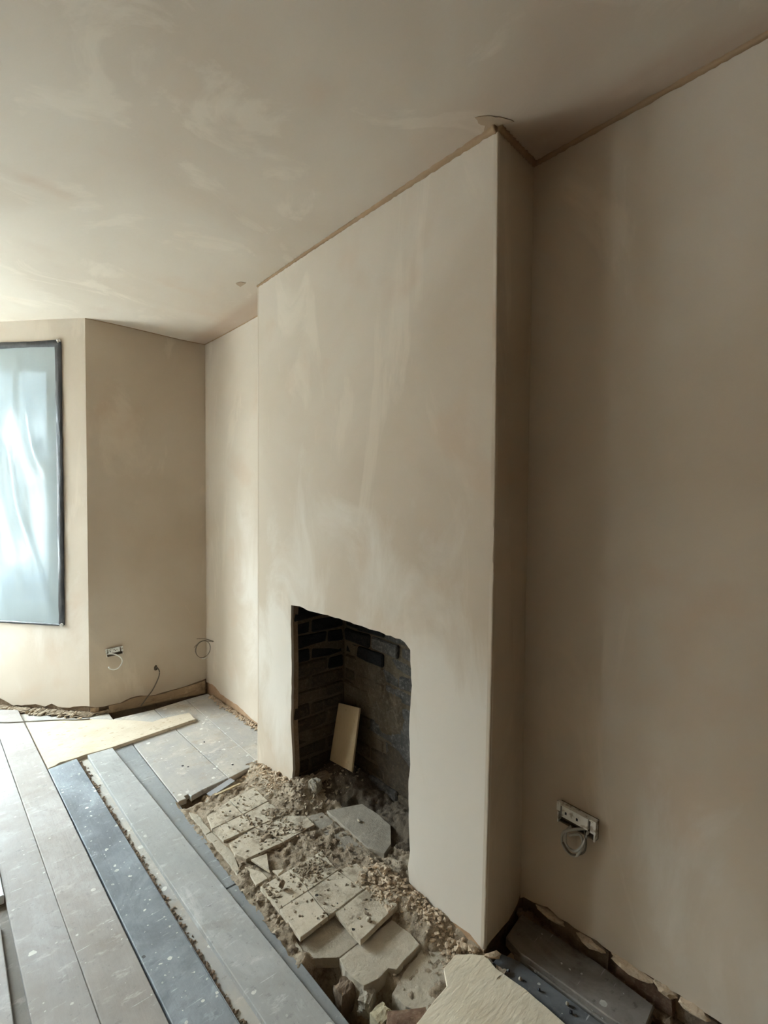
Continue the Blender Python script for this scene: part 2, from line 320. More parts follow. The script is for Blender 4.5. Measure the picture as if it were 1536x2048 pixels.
# ------------------------------------------------------------------ room shell
def ceil_z(x, y):
    return H-.05*math.exp(-((x-1.53)/.36)**2/2-((y-3.77)/.95)**2/2)
def build_ceiling():
    xs = [-3.4+i*.0595 for i in range(86)]; ys = [-2.4+i*.06 for i in range(125)]; vs = []; dm = []
    for y in ys:
        for x in xs:
            vs.append((x, y, ceil_z(x, y)))
            d = 0.0; nz = noise.noise(Vector((x*3, y*3, 1)))*.5+noise.noise(Vector((x*9, y*9, 4)))*.25
            if y > 2.6: d = max(d, min(1, max(0, (x-1.36+nz*.04)/.06))*.55)
            if .25 < y < 1.02: d = max(d, min(1, max(0, (x-1.36-.25*max(0, .75-y)+nz*.1)/.08))*.6)
            q = noise.noise(Vector((x*1.1+5, y*1.1, 2)))+nz*.5; d = max(d, min(1, max(0, (q-.34)*5))*.28)
            d = max(d, min(1, max(0, 1.2-math.hypot((x-.32)/.12, (y-2.35)/.03)+nz))*.35)
            dm.append(d)
    n = len(xs); fs = [(j*n+i, j*n+i+1, (j+1)*n+i+1, (j+1)*n+i) for j in range(len(ys)-1) for i in range(n-1)]
    k = len(vs); vs += [(xs[0], ys[0], H+.1), (xs[-1], ys[0], H+.1), (xs[-1], ys[-1], H+.1), (xs[0], ys[-1], H+.1)]; dm += [0]*4
    fs += [(k, k+1, k+2, k+3)]
    me_o = mesh('ceiling', vs, fs, 'ceiling', smooth=True, centre=False); at = me_o.data.attributes.new('damp', 'FLOAT', 'POINT'); at.data.foreach_set('value', dm)
    return tag(me_o, kind='structure')
build_ceiling()
ZT = H+.02                                       # plaster runs just into the ceiling
def simple_wall(name, a, b, mat='damp'):
    ln = wl(a, b); w = panel(name, a, b, [[(-.02, -.02), (ln+.02, -.02), (ln+.02, ZT), (-.02, ZT)]], 0, -.015, mat)
    panel('masonry', a, b, [[(-.15, -.3), (ln+.15, -.3), (ln+.15, ZT+.05), (-.15, ZT+.05)]], -.0155, -.13, 'masonry', w); return tag(w, kind='structure')
for nm, a, b in (('wall_left', SW, NW), ('wall_front_left', NW, BL), ('wall_back', R1, SW)): simple_wall(nm, a, b)
def bay_wall(name, a, b, s0, s1, z0, z1, bottom=None):
    ln = wl(a, b); bot = bottom or [(0, .02), (ln, .02)]
    w = panel(name, a, b, [bot+[(ln, ZT), (0, ZT)], [(s0, z0), (s1, z0), (s1, z1), (s0, z1)][::-1]], 0, -.015, 'plaster')
    panel('masonry', a, b, [[(-.012, -.3), (ln-.012, -.3), (ln-.012, ZT+.05), (-.012, ZT+.05)], [(s0-.002, z0-.002), (s1+.002, z0-.002), (s1+.002, z1+.002), (s0-.002, z1+.002)][::-1]], -.0155, -.2, 'masonry', w)
    return tag(w, kind='structure')
LF = wl(BFR, K)                                  # right-hand facet of the bay; s counts from its outer end
bb = [(.709, .049), (.641, .023), (.6, .005), (.504, .018), (.423, .03), (.349, .017), (.295, .042), (.242, .022), (.149, .023), (.123, .034), (0, .043)]
facet = bay_wall('wall_bay_right', BFR, K, .24, LF-.24, .62, 2.50, ragged([(0, .03), (LF-.76, .04)]+[(LF-s, z) for s, z in bb], .004, .03, 3))
bay_wall('wall_bay_left', BL, BFL, .40, LF-.40, .62, 2.50)  # unseen opening, narrowed to dim the light on the facing bay wall
bay_wall('wall_bay_front', BFL, BFR, .08, 1.41, .62, 2.50)
LR = wl(K, L)
rb = [(0, .043), (.033, .028), (.084, .023), (.136, .027), (.19, .027), (.255, .05), (.321, .052), (.365, .039), (.422, .037), (.486, .046), (.586, .054), (.684, .071), (LR, .09)]
ret = tag(panel('wall_front_right', K, L, [ragged(rb, .003, .03, 5)+[(LR+.01, ZT), (0, ZT)]], 0, -.015, 'plaster'), kind='structure')
panel('masonry', K, L, [[(0, -.3), (LR+.15, -.3), (LR+.15, ZT), (0, ZT)]], -.022, -.15, 'masonry', ret)
tg = [(.118, -.03), (.32, -.028), (.497, -.026), (.616, -.02), (LR-.01, -.02), (LR-.01, .075), (.684, .062), (.586, .05), (.52, .046), (.486, .036), (.40, .035), (.35, .045), (.30, .047), (.255, .043), (.2, .024), (.118, .022)]
panel('timber_ground', K, L, [ragged(tg, .003, .05, 9)], .006, -.03, 'timber', ret)['label'] = 'splintered raw timber strip along the wall foot'
panel('timber_ground', K, L, [[(.30, -.02), (.62, -.012), (LR-.08, .012), (LR-.08, .022), (.62, .0), (.30, -.006)]], .012, .004, 'timber', ret)
panel('timber_ground', K, L, [[(0.004, -.03), (.05, -.03), (.056, .024), (.006, .03)]], .004, -.02, 'timber', ret)
LA = wl(L, L2)
ab = [(0, .06), (.10, .075), (.159, .07), (.246, .041), (.397, .041), (.523, .043), (.629, .026), (.772, .012), (LA, .012)]
alc = tag(panel('wall_alcove_left', L, L2, [ragged(ab, .005, .03, 6)+[(LA, ZT), (0, ZT)]], 0, -.015, 'plaster'), kind='structure')
panel('masonry', L, L2, [[(-.1, -.3), (LA, -.3), (LA, ZT), (-.1, ZT)]], -.0155, -.14, 'orange', alc)
LW = wl(L2, CA)
wfr = tag(panel('wall_breast_far_return', L2, CA, [[(-.02, -.02), (LW, -.02), (LW, ZT), (-.02, ZT)]], 0, -.014, 'plaster'), kind='structure')
panel('masonry', L2, CA, [[(-.05, -.3), (LW-.016, -.3), (LW-.016, ZT), (-.05, ZT)]], -.0145, -.06, 'masonry', wfr)
# chimney breast with the broken-out opening
LB = wl(CA, CB); sy = lambda y: CA[1]-y
def bow(z): return .012*math.sin(math.pi*max(0, min(1, z/H)))
op = [(2.219, -.014), (2.203, .1), (2.209, .186), (2.226, .357), (2.221, .447), (2.219, .625), (2.222, .74), (2.229, .856), (2.224, .954), (2.19, .957), (2.143, .962), (2.081, .955), (2.0, .957), (1.927, .96), (1.787, .963), (1.674, .962), (1.569, .961), (1.492, .957), (1.412, .960), (1.387, .953), (1.355, .930), (1.354, .884), (1.344, .795), (1.349, .75), (1.354, .682), (1.356, .593), (1.348, .486), (1.357, .416), (1.354, .28), (1.348, .175), (1.345, .145), (1.355, .07), (1.347, .018)]
opj = ragged([(sy(y), z) for y, z in op], .0035, .025, 12)
foot_l = [(0, -.021), (.112, -.016), (.22, -.007), (.30, .008), (.355, .022)]
foot_r = [(1.277, -.001), (1.327, -.007), (1.398, -.006), (1.476, .006), (1.539, .013), (1.574, .0), (LB, -.004)]
edge = [(LB, z*H/14) for z in range(1, 15)]+[(LB, ZT)]
brp = ragged(foot_l, .003, .03, 2)+opj[1:]+ragged(foot_r, .003, .03, 4)+edge+[(0, ZT)]
wb = lambda s, z: Vector((0, -bow(z), 0)) if s > LB-.001 else Vector((0, 0, 0))
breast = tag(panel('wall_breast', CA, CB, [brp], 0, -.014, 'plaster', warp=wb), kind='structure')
mo = [(sy(y)+(.006 if y < 1.8 else -.006)*(1 if z < .93 else 0), z) for y, z in op]
panel('masonry', CA, CB, [[(0.002, -.2)]+[(mo[0][0], -.2)]+mo+[(mo[-1][0], -.2), (LB-.016, -.2), (LB-.016, ZT), (0.002, ZT)]], -.0145, -.045, 'jamb', breast)
panel('scratch_coat', CA, CB, [[(1.25, -.05), (LB-.004, -.05), (LB-.004, .03), (1.25, .03)]], -.003, -.016, 'orange', breast)
panel('scratch_coat', CA, CB, [[(0.004, -.06), (.36, -.06), (.36, .03), (.004, .01)]], -.003, -.016, 'orange', breast)
LQ = wl(CB, R0)
wr = lambda s, z: Vector((0, -bow(z)*max(0, 1-s/LQ), 0))
brr = tag(panel('wall_breast_return', CB, R0, [ragged([(0, -.004), (.084, 0), (.16, -.003), (.225, .02), (LQ, .045)], .003, .03, 8)+[(LQ+.012, ZT)]+[(0, ZT)]+[(0, z*H/14) for z in range(14, 0, -1)]], 0, -.014, 'plaster', warp=wr), kind='structure')
panel('masonry', CB, R0, [[(.016, -.25), (LQ+.1, -.25), (LQ+.1, ZT), (.016, ZT)]], -.0145, -.06, 'masonry', brr)
tube('angle_bead', [(CB[0]+.0034, CB[1]+.0034-bow(z*H/12), z*H/12+.0) for z in range(13)], .0046, 'plaster', breast, 8)
# right alcove wall, its plaster hacked off along the floor over old brickwork
RD = (R1[0]-R0[0], R1[1]-R0[1]); LRR = wl(R0, R1)
rb2 = [(0, .03), (.015, .043), (.054, .048), (.111, .068), (.154, .056), (.189, .063), (.229, .061), (.257, .064), (.289, .07), (.356, .059), (.418, .067), (.441, .073), (.485, .078), (.511, .074), (.536, .08), (.577, .075), (.627, .081), (LRR, .08)]
ra = tag(panel('wall_alcove_right', R0, R1, [ragged(rb2[:-1], .003, .02, 10)+[(LRR, .08), (LRR, ZT), (0, ZT)]], 0, -.016, 'plaster'), kind='structure')
panel('masonry', R0, R1, [[(-.1, -.3), (LRR+.1, -.3), (LRR+.1, ZT), (-.1, ZT)]], -.05, -.15, 'masonry', ra)
fm = wallmap(R0, R1, 0)
for course, (zc, st) in enumerate(((-.075, .0), (.0, .11), (.075, .02))):
    for i in range(6):
        s = st+i*.228; ln = .21*R.uniform(.8, 1)
        c = fm(s+ln/2, zc); v, f = boxv((c.x+.062+R.uniform(-.006, .016), c.y, c.z), .06, ln, .062, 0, .007)
        mesh('brick', v, f, R.choice(['masonry', 'brickred', 'brown']), ra)
for i, (s, z, l_) in enumerate(((.12, .045, .11), (.27, .05, .09), (.40, .058, .12), (.50, .066, .06), (.57, .068, .07))):   # broken plaster lips
    c = fm(s, z); v, f = rockdata(2, (.016, l_*.5, .013), 30+i, .4); mesh('plaster_lip', [(c.x-.001+q.x, c.y+q.y, c.z+q.z) for q in v], f, 'crumb', ra)
def dry_lit(o, fn):
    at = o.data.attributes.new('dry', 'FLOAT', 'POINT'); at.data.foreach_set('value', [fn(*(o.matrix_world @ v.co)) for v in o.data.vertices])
def finer(o, n):                                 # cuts the panel so the drying map has points to sit on
    bm = bmesh.new(); bm.from_mesh(o.data)
    lo = [min(v.co[i] for v in bm.verts) for i in range(3)]; hi = [max(v.co[i] for v in bm.verts) for i in range(3)]
    for ax in range(3):
        if hi[ax]-lo[ax] < .3: continue
        k = int((hi[ax]-lo[ax])/n)
        for i in range(1, k+1):
            p = Vector((0, 0, 0)); p[ax] = lo[ax]+(hi[ax]-lo[ax])*i/(k+1)+.0007; d = Vector((0, 0, 0)); d[ax] = 1
            bmesh.ops.bisect_plane(bm, geom=bm.verts[:]+bm.edges[:]+bm.faces[:], plane_co=p, plane_no=d)
    bm.to_mesh(o.data); bm.free()
finer(breast, .15); dry_lit(breast, lambda x, y, z: min(1, 1.05*blob(y, z, 1.2, .45, .55, .75)+.9*blob(y, z, 2.35, .55, .4, .7)+.35*blob(y, z, 1.8, 1.45, .5, .5)))  # brightness of the lower walls put into the colour, along with dried patches
finer(alc, .15); dry_lit(alc, lambda x, y, z: .9*blob(y, z, 2.9, .8, .5, .7))
finer(facet, .15); dry_lit(facet, lambda x, y, z: .5*blob(x, z, .5, .55, .5, .6)+.4*blob(x, z, .68, 1.4, .2, .5))
finer(ra, .15); dry_lit(ra, lambda x, y, z: .7*blob(y, z, .35, .3, .35, .6))
# damp plaster lines in the ceiling joints
def joint(name, pts, r, mat='damp'):
    return tag(tube(name, pts, r, mat, seg=7, jit=.22, sub=14), kind='structure')
zc = ceil_z
j1 = [(CA[0]-.002+(CB[0]-CA[0])*t, CA[1]+(CB[1]-CA[1])*t-bow(H)*0, zc(1.34, CA[1]+(CB[1]-CA[1])*t)-.003) for t in [i/8 for i in range(9)]]
joint('trim_1', j1, lambda t: .0062+.0062*t+(.006 if t > .97 else 0))
joint('trim_2', [(CB[0], CB[1]-.002, H-.002), (1.43, .994, H-.003), (1.52, 1.001, H-.003), (R0[0]-.002, R0[1]-.004, H-.002)], .013)
joint('trim_3', [(R0[0]+RD[0]*t-.002, R0[1]+RD[1]*t, H-.002) for t in [0, .04, .1, .16, .22, .28, .34, .42, .5, .6]], .0105)
joint('trim_4', [(L[0]+(L2[0]-L[0])*t-.002, L[1]+(L2[1]-L[1])*t, zc(1.53, L[1]+(L2[1]-L[1])*t)-.001) for t in [i/6 for i in range(7)]], .004)
joint('trim_5', [(K[0]+(L[0]-K[0])*t, K[1]+(L[1]-K[1])*t-.002, zc(K[0]+(L[0]-K[0])*t, K[1]+(L[1]-K[1])*t)-.001) for t in [i/6 for i in range(7)]], .003)
for nm, pts in (('trim_6', [(1.26, 1.013), (1.282, .982), (1.315, .959), (1.363, .941), (1.349, .973), (1.346, 1.01), (1.325, 1.028), (1.309, 1.012), (1.285, 1.02)]), ('trim_7', [(1.234, 2.639), (1.246, 2.605), (1.272, 2.595), (1.272, 2.66), (1.255, 2.655)])):
    pts = ragged(pts+[pts[0]], .003, .012, 4)[:-1]; vs, fs = solid([pts], lambda x, y: (x, y, zc(x, y)-.0025), lambda x, y: (x, y, zc(x, y)+.005)); tag(mesh(nm, vs, fs, 'smear'), kind='structure')

# ------------------------------------------------------------------ windows of the bay
def window(name, a, b, s0, s1, z0, z1):
    w = bpy.data.objects.new(name, None); COL.objects.link(w); tag(w, kind='structure'); c = wallmap(a, b, -.1)((s0+s1)/2, z0); w.location = c
    def bars(nm, rects, f, bk, mat='frame'):
        for r in rects:
            s, t, z, y = r; vs, fs = solid([[(s, z), (t, z), (t, y), (s, y)]], wallmap(a, b, f), wallmap(a, b, bk)); mesh(nm, vs, fs, mat, w)
    g0, g1, y0, y1, ym = s0+.13, s1-.13, z0+.09, z1-.115, 1.56
    bars('window_frame', [(s0, g0-.045, z0, z1), (g1+.045, s1, z0, z1), (g0-.045, g1+.045, z1-.055, z1), (g0-.045, g1+.045, z0, z0+.03)], -.04, -.16)
    bars('sash_rail', [(g0-.045, g1+.045, y1, z1-.055), (g0-.045, g1+.045, z0+.03, y0+.02), (g0-.045, g1+.045, ym-.02, ym+.018)], -.075, -.125)
    bars('sash_stile', [(g0-.045, g0, y0, ym-.02), (g1, g1+.045, y0, ym-.02), (g0-.045, g0, ym+.018, y1), (g1, g1+.045, ym+.018, y1)], -.08, -.12)
    m = (g0+g1)/2
    bars('glazing_bar', [(m-.02, m+.02, y0+.02, ym-.02), (m-.012, m+.012, ym+.018, y1)], -.085, -.115)
    bars('pane', [(g0, m-.012, y0+.02, ym-.02), (m+.012, g1, y0+.02, ym-.02), (g0, m-.012, ym+.018, y1), (m+.012, g1, ym+.018, y1)], -.099, -.103, 'glass')
window('window_1', BFR, K, .245, LF-.245, .625, 2.495)
window('window_2', BFL, BFR, .085, 1.405, .625, 2.495)
window('window_3', BL, BFL, .405, LF-.405, .625, 2.495)
# polythene sheet taped over the window in view
c = wallmap(BFR, K, .004)(LF/2, .6)
ps = thing('polythene_sheet', c, 'milky polythene sheet taped over the bay window with black tape', 'plastic sheet')
sa, sb, za, zb = .21, LF-.212, .61, 2.525; NX, NZ = 40, 70; vs = []
pm = wallmap(BFR, K, 0)
nf = Vector((-.768, -.64, 0))
for j in range(NZ+1):
    for i in range(NX+1):
        u, v = i/NX, j/NZ; e = min(1, min(u, 1-u, v*2, (1-v)*2)*9)
        w = .004*noise.noise(Vector((u*6+v*2.5, v*3, 1)))+.003*max(0, math.sin(18*(u*.8+v*.7)+3*noise.noise(Vector((u*3, v*3, 5)))))**6
        vs.append(pm(sa+(sb-sa)*u, za+(zb-za)*v)+nf*(.006+(.001+w)*e))
fs = [(j*(NX+1)+i, j*(NX+1)+i+1, (j+1)*(NX+1)+i+1, (j+1)*(NX+1)+i) for j in range(NZ) for i in range(NX)]
mesh('film', vs, fs, 'poly', ps, smooth=True)
def tape(pts, wid, seed):                        # crumpled tape strip on the wall, pts in (s, z)
    r = random.Random(seed); vs, fs = [], []; n = len(pts)
    for i, (s, z) in enumerate(pts):
        s2, z2 = pts[min(i+1, n-1)]; s1, z1 = pts[max(i-1, 0)]; d = math.hypot(s2-s1, z2-z1); nx, nz = -(z2-z1)/d, (s2-s1)/d; w = wid*(1+r.uniform(-.10, .10))
        for k in range(5):
            q = (k/4-.5)*w; vs.append(pm(s+nx*q, z+nz*q)+nf*(.008+.004*math.sin(math.pi*k/4)+r.uniform(0, .003)))
    for i in range(n-1):
        for k in range(4): fs.append((i*5+k, i*5+k+1, (i+1)*5+k+1, (i+1)*5+k))
    m = len(vs); vs += [v-nf*.003 for v in vs]; fs += [tuple(q+m for q in reversed(f)) for f in fs]
    return mesh('tape_strip', vs, fs, 'tape', ps, smooth=True)
TS = LF-.2
def lin(p, q, n): return [(p[0]+(q[0]-p[0])*i/n, p[1]+(q[1]-p[1])*i/n) for i in range(n+1)]
tape(lin((.2, 2.533), (TS+.015, 2.533), 16), .042, 1); tape(lin((TS, 2.54), (TS+.003, 2.0), 9), .046, 2); tape(lin((TS+.002, 2.0), (TS, .605), 22), .045, 3)
tape(lin((.2, .606), (TS+.015, .604), 16), .016, 4); tape(lin((.2, 2.54), (.2, .605), 24), .045, 5)
v, f = rockdata(2, (.014, .01, .012), 5, .4); q = pm(TS+.004, .607)+nf*.014; mesh('tape_tag', [q+w for w in v], f, 'box', ps)
v, f = rockdata(2, (.012, .008, .014), 8, .4); q = pm(TS+.008, 2.549)+nf*.012; mesh('tape_tag', [q+w for w in v], f, 'box', ps)

# ------------------------------------------------------------------ floor and its boards
fb = [(-3.4, -2.4), (1.85, -2.4), (1.85, 3.85), (.75, 3.95), (-.05, 5.0), (-1.6, 5.0), (-2.4, 3.95), (-3.4, 3.95)]
vs, fs = solid([fb], lambda x, y: (x, y, -.34), lambda x, y: (x, y, -.24)); floor = tag(mesh('floor', vs, fs, 'void', centre=False), kind='structure')
def il(pts, y):                                  # x of a board edge at y
    p = sorted(pts, key=lambda q: q[1]);
    if y <= p[0][1]: a, b = p[0], p[-1]
    elif y >= p[-1][1]: a, b = p[0], p[-1]
    else:
        for a, b in zip(p, p[1:]):
            if a[1] <= y <= b[1]: break
    return a[0]+(b[0]-a[0])*(y-a[1])/(b[1]-a[1])
E0 = [(.15, 2.446), (.157, 2.201), (.169, 1.696)]; E1 = [(.248, 3.84), (.283, 2.782), (.29, 2.373), (.321, 1.563)]
E2 = [(.384, 4.164), (.414, 3.245), (.439, 2.391), (.47, 1.434)]; E3 = [(.56, 3.272), (.592, 2.32), (.599, 1.974), (.62, 1.326)]
E4 = [(.611, 3.252), (.631, 2.381), (.659, 1.72), (.68, 1.3)]; E5 = [(.744, 3.271), (.79, 2.088), (.798, 1.874), (.808, 1.62), (.823, 1.3)]
def board(le, re, ya, yb_l, yb_r, z1, mat, th=.02, label=None, gap=.0015, name='floorboard', bev=.0025):
    ys = [ya+(.0 if i == 0 else 0)+i*(min(yb_l, yb_r)-ya)/6 for i in range(6)]
    le_ = le if callable(le) else (lambda y: il(le, y)); re_ = re if callable(re) else (lambda y: il(re, y))
    poly = [(re_(y)-gap, y) for y in ys]+[(re_(yb_r)-gap, yb_r), (le_(yb_l)+gap, yb_l)]+[(le_(y)+gap, y) for y in reversed(ys)]
    o = slab(name, poly, z1-th, z1, mat, floor, bevel=bev)
    if label: o['label'] = label
    return o
bayy = lambda x: 3.895+(.745-x)*1.2-.05
board(E1, E2, -2.1, bayy(.24)-.05, bayy(.37)-.03, 0, 'pale2', gap=.0022)
board(E0, E1, -2.1, bayy(.12)-.05, bayy(.24)-.05, 0, 'pale', gap=.0022)
board(E2, E3, -2.1, 3.238, 3.265, 0, 'blue', label='blue-grey board spattered with white paint', gap=.0024)
board(E4, E5, -2.1, 3.268, 3.266, 0, 'grey')
c0 = lambda y: .0; board(c0, E0, 2.303, 4.55, 4.5, .012, 'white', th=.032, label='white-painted board end at the far left')
board(lambda y: -.02, lambda y: .133, -2.1, 2.18, 2.18, 0, 'pale')
board(lambda y: .02, lambda y: .33, -2.1, 4.3, 4.1, -.022, 'dirtyboard', label='dirty brown board lying lower than its neighbours', bev=0)
board(lambda y: .50, lambda y: .69, -2.1, 4.0, 3.85, -.022, 'alcove', bev=0)
for i in range(19):                              # the rest of the floor, to the left of the picture
    x = -.185-.165*i; top = bayy(x) if -.02 > x > -.1 else (4.8 if x > -1.55 else (4.8-(-1.55-x)*1.2 if x > -2.3 else 3.86))
    board((lambda y, x=x: x), (lambda y, x=x: x+.163), -2.1, min(top, 4.8), min(top, 4.8), 0, ['pale', 'grey', 'pale2'][i % 3])
# boards of the original floor, a step lower: strip along the hearth, alcove boards
E6 = [(.852, 3.70), (.862, 2.509), (.862, 1.85), (.866, 1.3), (.872, 1.1)]
board(lambda y: .70, E6, 1.826, 3.765, 3.745, -.02, 'strip', th=.024, label='dark grey board at the edge of the hearth')
board(lambda y: .70, E6, -2.1, 1.822, 1.822, -.02, 'strip', th=.024)
G2 = [(1.115, 3.5), (1.125, 3.288), (1.147, 2.55)]
slab('floorboard', [(.905, 2.512), (.905, 2.538), (.926, 2.541), (.93, 2.512), (.998, 2.532), (1.143, 2.548), (1.123, 3.288), (1.112, 3.71), (.857, 3.73), (.864, 2.509)], -.046, -.02, 'alcove', floor)
slab('floorboard', [(1.147, 2.549), (1.283, 2.572), (1.34, 2.60), (1.348, 3.74), (1.116, 3.715), (1.127, 3.288)], -.048, -.0215, 'alcove', floor)
slab('floorboard', [(1.3415, 2.605), (1.55, 2.60), (1.533, 3.1), (1.518, 3.745), (1.3495, 3.74)], -.048, -.0208, 'alcove', floor)
for x, y, s in ((1.0, 2.83, .007), (1.02, 2.80, .006), (1.2, 3.02, .005), (1.22, 2.66, .006)):   # nail holes and heads
    vs = [(x+s*math.cos(a*.785), y+s*1.2*math.sin(a*.785), -.0195) for a in range(8)]; vs += [(a, b, -.022) for a, b, _ in vs]
    mesh('nail', vs, [tuple(range(8)), tuple(range(8, 16))]+[(i, (i+1) % 8, (i+1) % 8+8, i+8) for i in range(8)], 'nail', floor)
slab('floorboard', [(.335, 3.0), (.70, 3.0), (.855, 3.70), (.855, 3.86), (.745, 3.885), (.335, 4.375)], -.046, -.0225, 'alcove', floor)
# joists under the alcove boards
for y in (2.62, 3.3): slab('joist', [(.70, y), (1.53, y), (1.53, y+.05), (.70, y+.05)], -.24, -.05, 'timber', floor, bevel=0)
for y in (-1.6, -.7, .3, .86): slab('joist', [(-3.2, y), (1.55, y), (1.55, y+.05), (-3.2, y+.05)], -.24, -.07, 'timber', floor, bevel=0)
# loose sheets and boards on the floor
def loose(name, poly, z0, z1, mat, label, cat, **k): return tag(slab(name, poly, z0, z1, mat, **k), label, cat)
loose('chipboard_sheet', [(.396, 3.99), (.45, 3.985), (.728, 3.78), (.90, 3.62), (1.03, 3.47), (1.085, 3.48), (1.266, 3.454), (1.262, 3.326), (1.0, 3.30), (.747, 3.275), (.599, 3.281), (.555, 3.274), (.475, 3.277), (.45, 3.256), (.419, 3.250)], -.0195, .0, 'chip', 'cream offcut of chipboard lying in the corner under the bay window', 'board', bevel=.0015)
loose('hardboard_sheet', [(1.333, .975), (1.322, .926), (1.334, .824), (1.332, .683), (1.325, .25), (.95, .25), (.985, .972), (1.157, .99), (1.194, 1.036), (1.26, 1.042), (1.30, 1.01)], -.014, -.004, 'beige', 'beige hardboard sheet lying at the foot of the chimney breast corner', 'board', jit=.0015, bevel=.0015)
loose('grey_plank', [(1.30, .955), (1.395, .955), (1.416, .90), (1.43, .622), (1.437, .1), (1.30, .1)], -.045, -.021, 'plankblue', 'narrow blue-grey plank with nails beside the beige hardboard', 'plank')
p2 = loose('dark_plank', [(1.562, .985), (1.584, .72), (1.576, .537), (1.46, .528), (1.447, .619), (1.437, .80), (1.430, .904), (1.445, .972)], -.036, -.002, 'plank', 'dark stained plank lying along the foot of the right alcove wall', 'plank', tilt=(.06, .0))
loose('timber_batten', [(1.432, .93), (1.448, .86), (1.462, .52), (1.468, .1), (1.452, .1), (1.442, .60), (1.430, .85)], -.05, -.024, 'plank', 'thin dark batten in the gap between the two alcove planks', 'batten')
slab('joist', [(1.15, .90), (1.62, .90), (1.62, .95), (1.15, .95)], -.24, -.046, 'timber', floor, bevel=0)
slab('joist', [(1.15, .42), (1.62, .42), (1.62, .47), (1.15, .47)], -.24, -.05, 'timber', floor, bevel=0)
for i, (x, y) in enumerate(((1.362, .86), (1.375, .80), (1.40, .72), (1.385, .70), (1.395, .64), (1.355, .90))):
    rock('nail', (x, y, -.0215), (.006, .006, .005), i+50, 'nail' if i % 2 else 'mortarlump', 'small nail head or crumb on the narrow blue-grey plank', 'nail', 'nails and crumbs on the grey plank', sub=1)
# ------------------------------------------------------------------ hearth: tiles and concrete over rubble
hearth = thing('hearth', (1.1, 1.75, -.05), 'broken cream-tiled hearth in front of the fireplace, dusty and half stripped', 'hearth')
def tile(poly, top, mat, th=.016, jit=.0012, tl=None, label=None, name='tile'):
    o = slab(name, poly, top-th, top, mat, hearth, jit, tl or (R.uniform(-.012, .012), R.uniform(-.012, .012)), .0012)
    if label: o['label'] = label
for p in ([(1.051, 2.327), (1.19, 2.34), (1.191, 2.195), (1.053, 2.178)], [(.916, 2.274), (1.045, 2.32), (1.048, 2.178), (.897, 2.172)], [(.899, 2.168), (1.048, 2.174), (1.051, 2.057), (.905, 2.064)], [(1.054, 2.172), (1.187, 2.188), (1.20, 2.05), (1.055, 2.056)]): tile(p, .002, 'tile')
tile([(.914, 2.03), (1.046, 2.052), (1.096, 1.882), (.926, 1.891), (.905, 1.95)], .004, 'tile', jit=.002)
tile([(1.052, 2.05), (1.20, 2.03), (1.268, 1.971), (1.265, 1.891), (1.099, 1.881)], .004, 'tile')
tile([(.901, 1.721), (1.040, 1.724), (1.034, 1.586), (.903, 1.580)], .004, 'tileclean', tl=(0, 0)); tile([(1.043, 1.724), (1.190, 1.729), (1.179, 1.596), (1.037, 1.586)], .003, 'tile', tl=(0, 0))
tile([(.903, 1.577), (1.028, 1.581), (1.021, 1.436), (.898, 1.427)], .005, 'tileclean', tl=(0, 0), label='clean sand-coloured tile'); tile([(1.031, 1.582), (1.179, 1.592), (1.195, 1.451), (1.052, 1.439), (1.025, 1.438)], .003, 'tile', tl=(0, 0))
tile([(1.183, 1.592), (1.261, 1.575), (1.275, 1.455), (1.199, 1.451)], .003, 'tile', tl=(0, 0)); tile([(1.051, 1.433), (1.275, 1.448), (1.245, 1.309), (1.049, 1.285)], .004, 'tile', tl=(0, 0), th=.02)
for p, t in (([(.941, 1.877), (1.007, 1.865), (.969, 1.771)], .004), ([(.908, 1.863), (.948, 1.79), (.949, 1.751), (.898, 1.749)], -.004), ([(.979, 1.766), (1.018, 1.739), (.985, 1.73)], .004)):
    tile(p, t, 'tileclean', .008, .001, (.0, .03), name='tile_fragment')
tile([(.868, 2.375), (.893, 2.33), (.893, 2.175), (.868, 2.17)], -.009, 'slab', .05, .003, name='edging_stone'); tile([(.868, 2.166), (.894, 2.168), (.899, 2.064), (.908, 2.02), (.90, 1.93), (.885, 1.87), (.868, 1.85)], -.009, 'slab', .05, .003, name='edging_stone')
tile([(.868, 1.60), (.893, 1.60), (.896, 1.452), (.893, 1.40), (.875, 1.40)], -.02, 'slab', .05, .003, name='edging_stone')
tile([(.905, 1.46), (1.070, 1.46), (1.065, 1.310), (.976, 1.308), (.96, 1.32), (.903, 1.364), (.896, 1.40)], -.028, 'slab', .035, .002, (0, 0), name='concrete_bed')
tile([(.965, 1.264), (.974, 1.304), (1.067, 1.306), (1.21, 1.302), (1.221, 1.218), (1.215, 1.165), (1.092, 1.15), (1.075, 1.172), (1.03, 1.165), (.976, 1.178), (.968, 1.22)], -.028, 'slab', .045, .003, (0, 0), name='concrete_bed')
tile([(1.040, 1.115), (1.118, 1.142), (1.225, 1.162), (1.29, 1.16), (1.29, 1.03), (1.197, 1.02), (1.073, .99), (1.046, 1.06)], -.048, 'slab', .05, .003, (0, 0), name='concrete_bed')
tile([(1.37, 1.943), (1.533, 1.874), (1.54, 1.75), (1.531, 1.664), (1.45, 1.57), (1.387, 1.545), (1.36, 1.614)], -.001, 'slabdark', .03, .002, (0, 0), label='large dark grey slab inside the fireplace', name='stone_slab')
tile([(1.283, 1.98), (1.352, 1.957), (1.353, 1.80), (1.30, 1.82), (1.277, 1.83)], -.008, 'slabdark', .03, .002, (0, 0), name='stone_slab'); tile([(1.277, 1.826), (1.352, 1.797), (1.350, 1.60), (1.269, 1.641)], -.009, 'slabdark', .03, .002, (0, 0), name='stone_slab')
